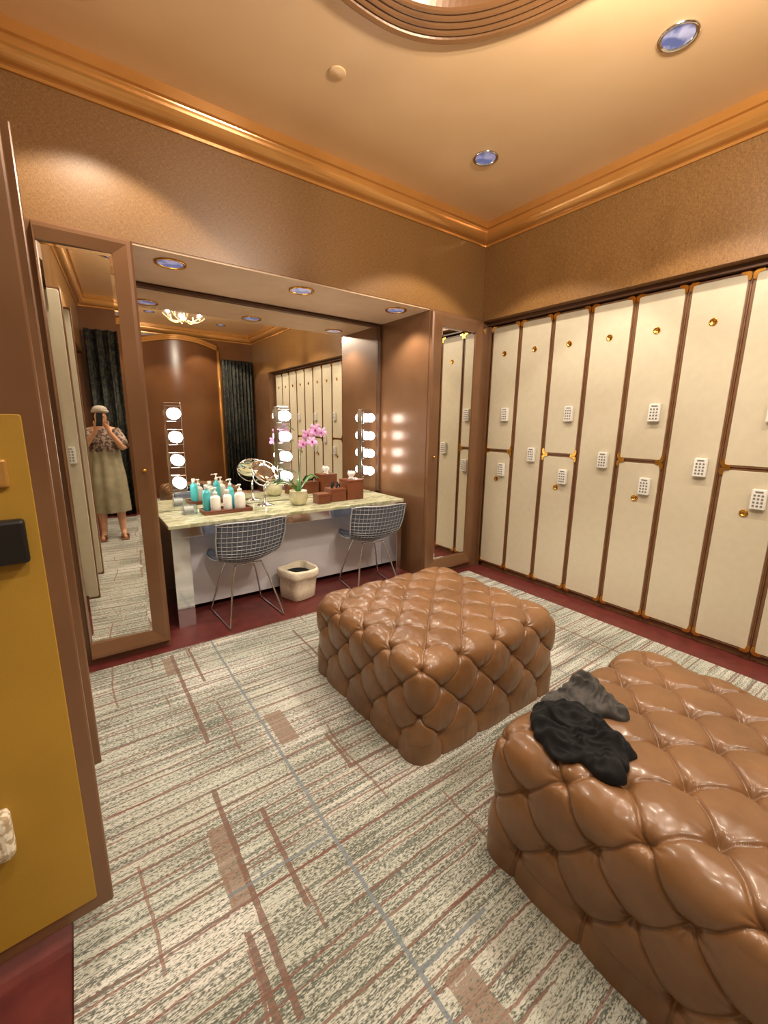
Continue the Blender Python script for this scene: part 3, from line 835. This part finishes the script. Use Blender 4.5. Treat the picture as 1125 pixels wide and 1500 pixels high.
garment('skirt',[(.36,.21,.175),(.38,.215,.18),(.6,.205,.17),(.8,.195,.155),(.98,.17,.13),(1.15,.155,.12)],ROBE,'khaki satin skirt',.012)
garment('top',[(1.12,.16,.125),(1.2,.168,.13),(1.33,.175,.12),(1.40,.09,.08)],TOPM,'brown and cream patterned top',.003,True)
bm=bmesh.new(); ellip(bm,(0,.01,1.62),(.080,.098,.052),None,24,14)
tube(bm,cat([(-.066,.05,1.60),(0,.09,1.61),(.068,.05,1.60),(.066,-.05,1.60),(0,-.08,1.59),(-.066,-.05,1.6)],6,True),.018,10,closed=True)
child(finish('head_towel',bm,TOWEL),T,'white towel turban')
bm=bmesh.new()
for s in (-1,1): ellip(bm,(s*.03,.108,1.535),(.011,.006,.006),mi=0)
ellip(bm,(0,.118,1.505),(.01,.014,.018),mi=1); ellip(bm,(0,.108,1.47),(.022,.006,.007),mi=2)
child(finish('face_features',bm,[BLACKP,SKIN,M('lips',(170,90,84),.5)]),T)
for s in (-1,1):
    bm=bmesh.new(); addbox(bm,s*.12-.045,s*.12+.045,-.07,.2,.009,.025); addbox(bm,s*.12-.047,s*.12+.047,.07,.11,.025,.07)
    child(finish('sandal',bm,BROWNLEA,bevel=.006),T,'brown slip-on sandal')

# ---------------------------------------------------------------- camera
f,yaw,pit,roll=620.42,*[math.radians(x) for x in (35.966,11.799,.7465)]
C=Vector((-3.439,-3.005,1.5))
F=Vector((math.sin(yaw)*math.cos(pit),math.cos(yaw)*math.cos(pit),-math.sin(pit)))
R=Vector((math.cos(yaw),-math.sin(yaw),0)); U=R.cross(F)
R2=R*math.cos(roll)+U*math.sin(roll); U2=-R*math.sin(roll)+U*math.cos(roll)
cd=bpy.data.cameras.new('camera'); cam=bpy.data.objects.new('camera',cd); COL.objects.link(cam)
mw=Matrix.Identity(4)
for i in range(3): mw[i][0]=R2[i]; mw[i][1]=U2[i]; mw[i][2]=-F[i]; mw[i][3]=C[i]
cam.matrix_world=mw
cd.sensor_fit='VERTICAL'; cd.sensor_height=36; cd.lens=f/1500*36; cd.clip_start=.02
SC.camera=cam
bm=bmesh.new(); addbox(bm,-.037,.037,-.078,.078,.012,.021); 
o=finish('phone',bm,BLACKH,bevel=.004); o.matrix_world=mw.copy(); single(o,'black smartphone held up in both hands','phone')

w_=bpy.data.worlds.new('world'); SC.world=w_; w_.use_nodes=True
w_.node_tree.nodes['Background'].inputs[0].default_value=(.9,.75,.6,1); w_.node_tree.nodes['Background'].inputs[1].default_value=.2
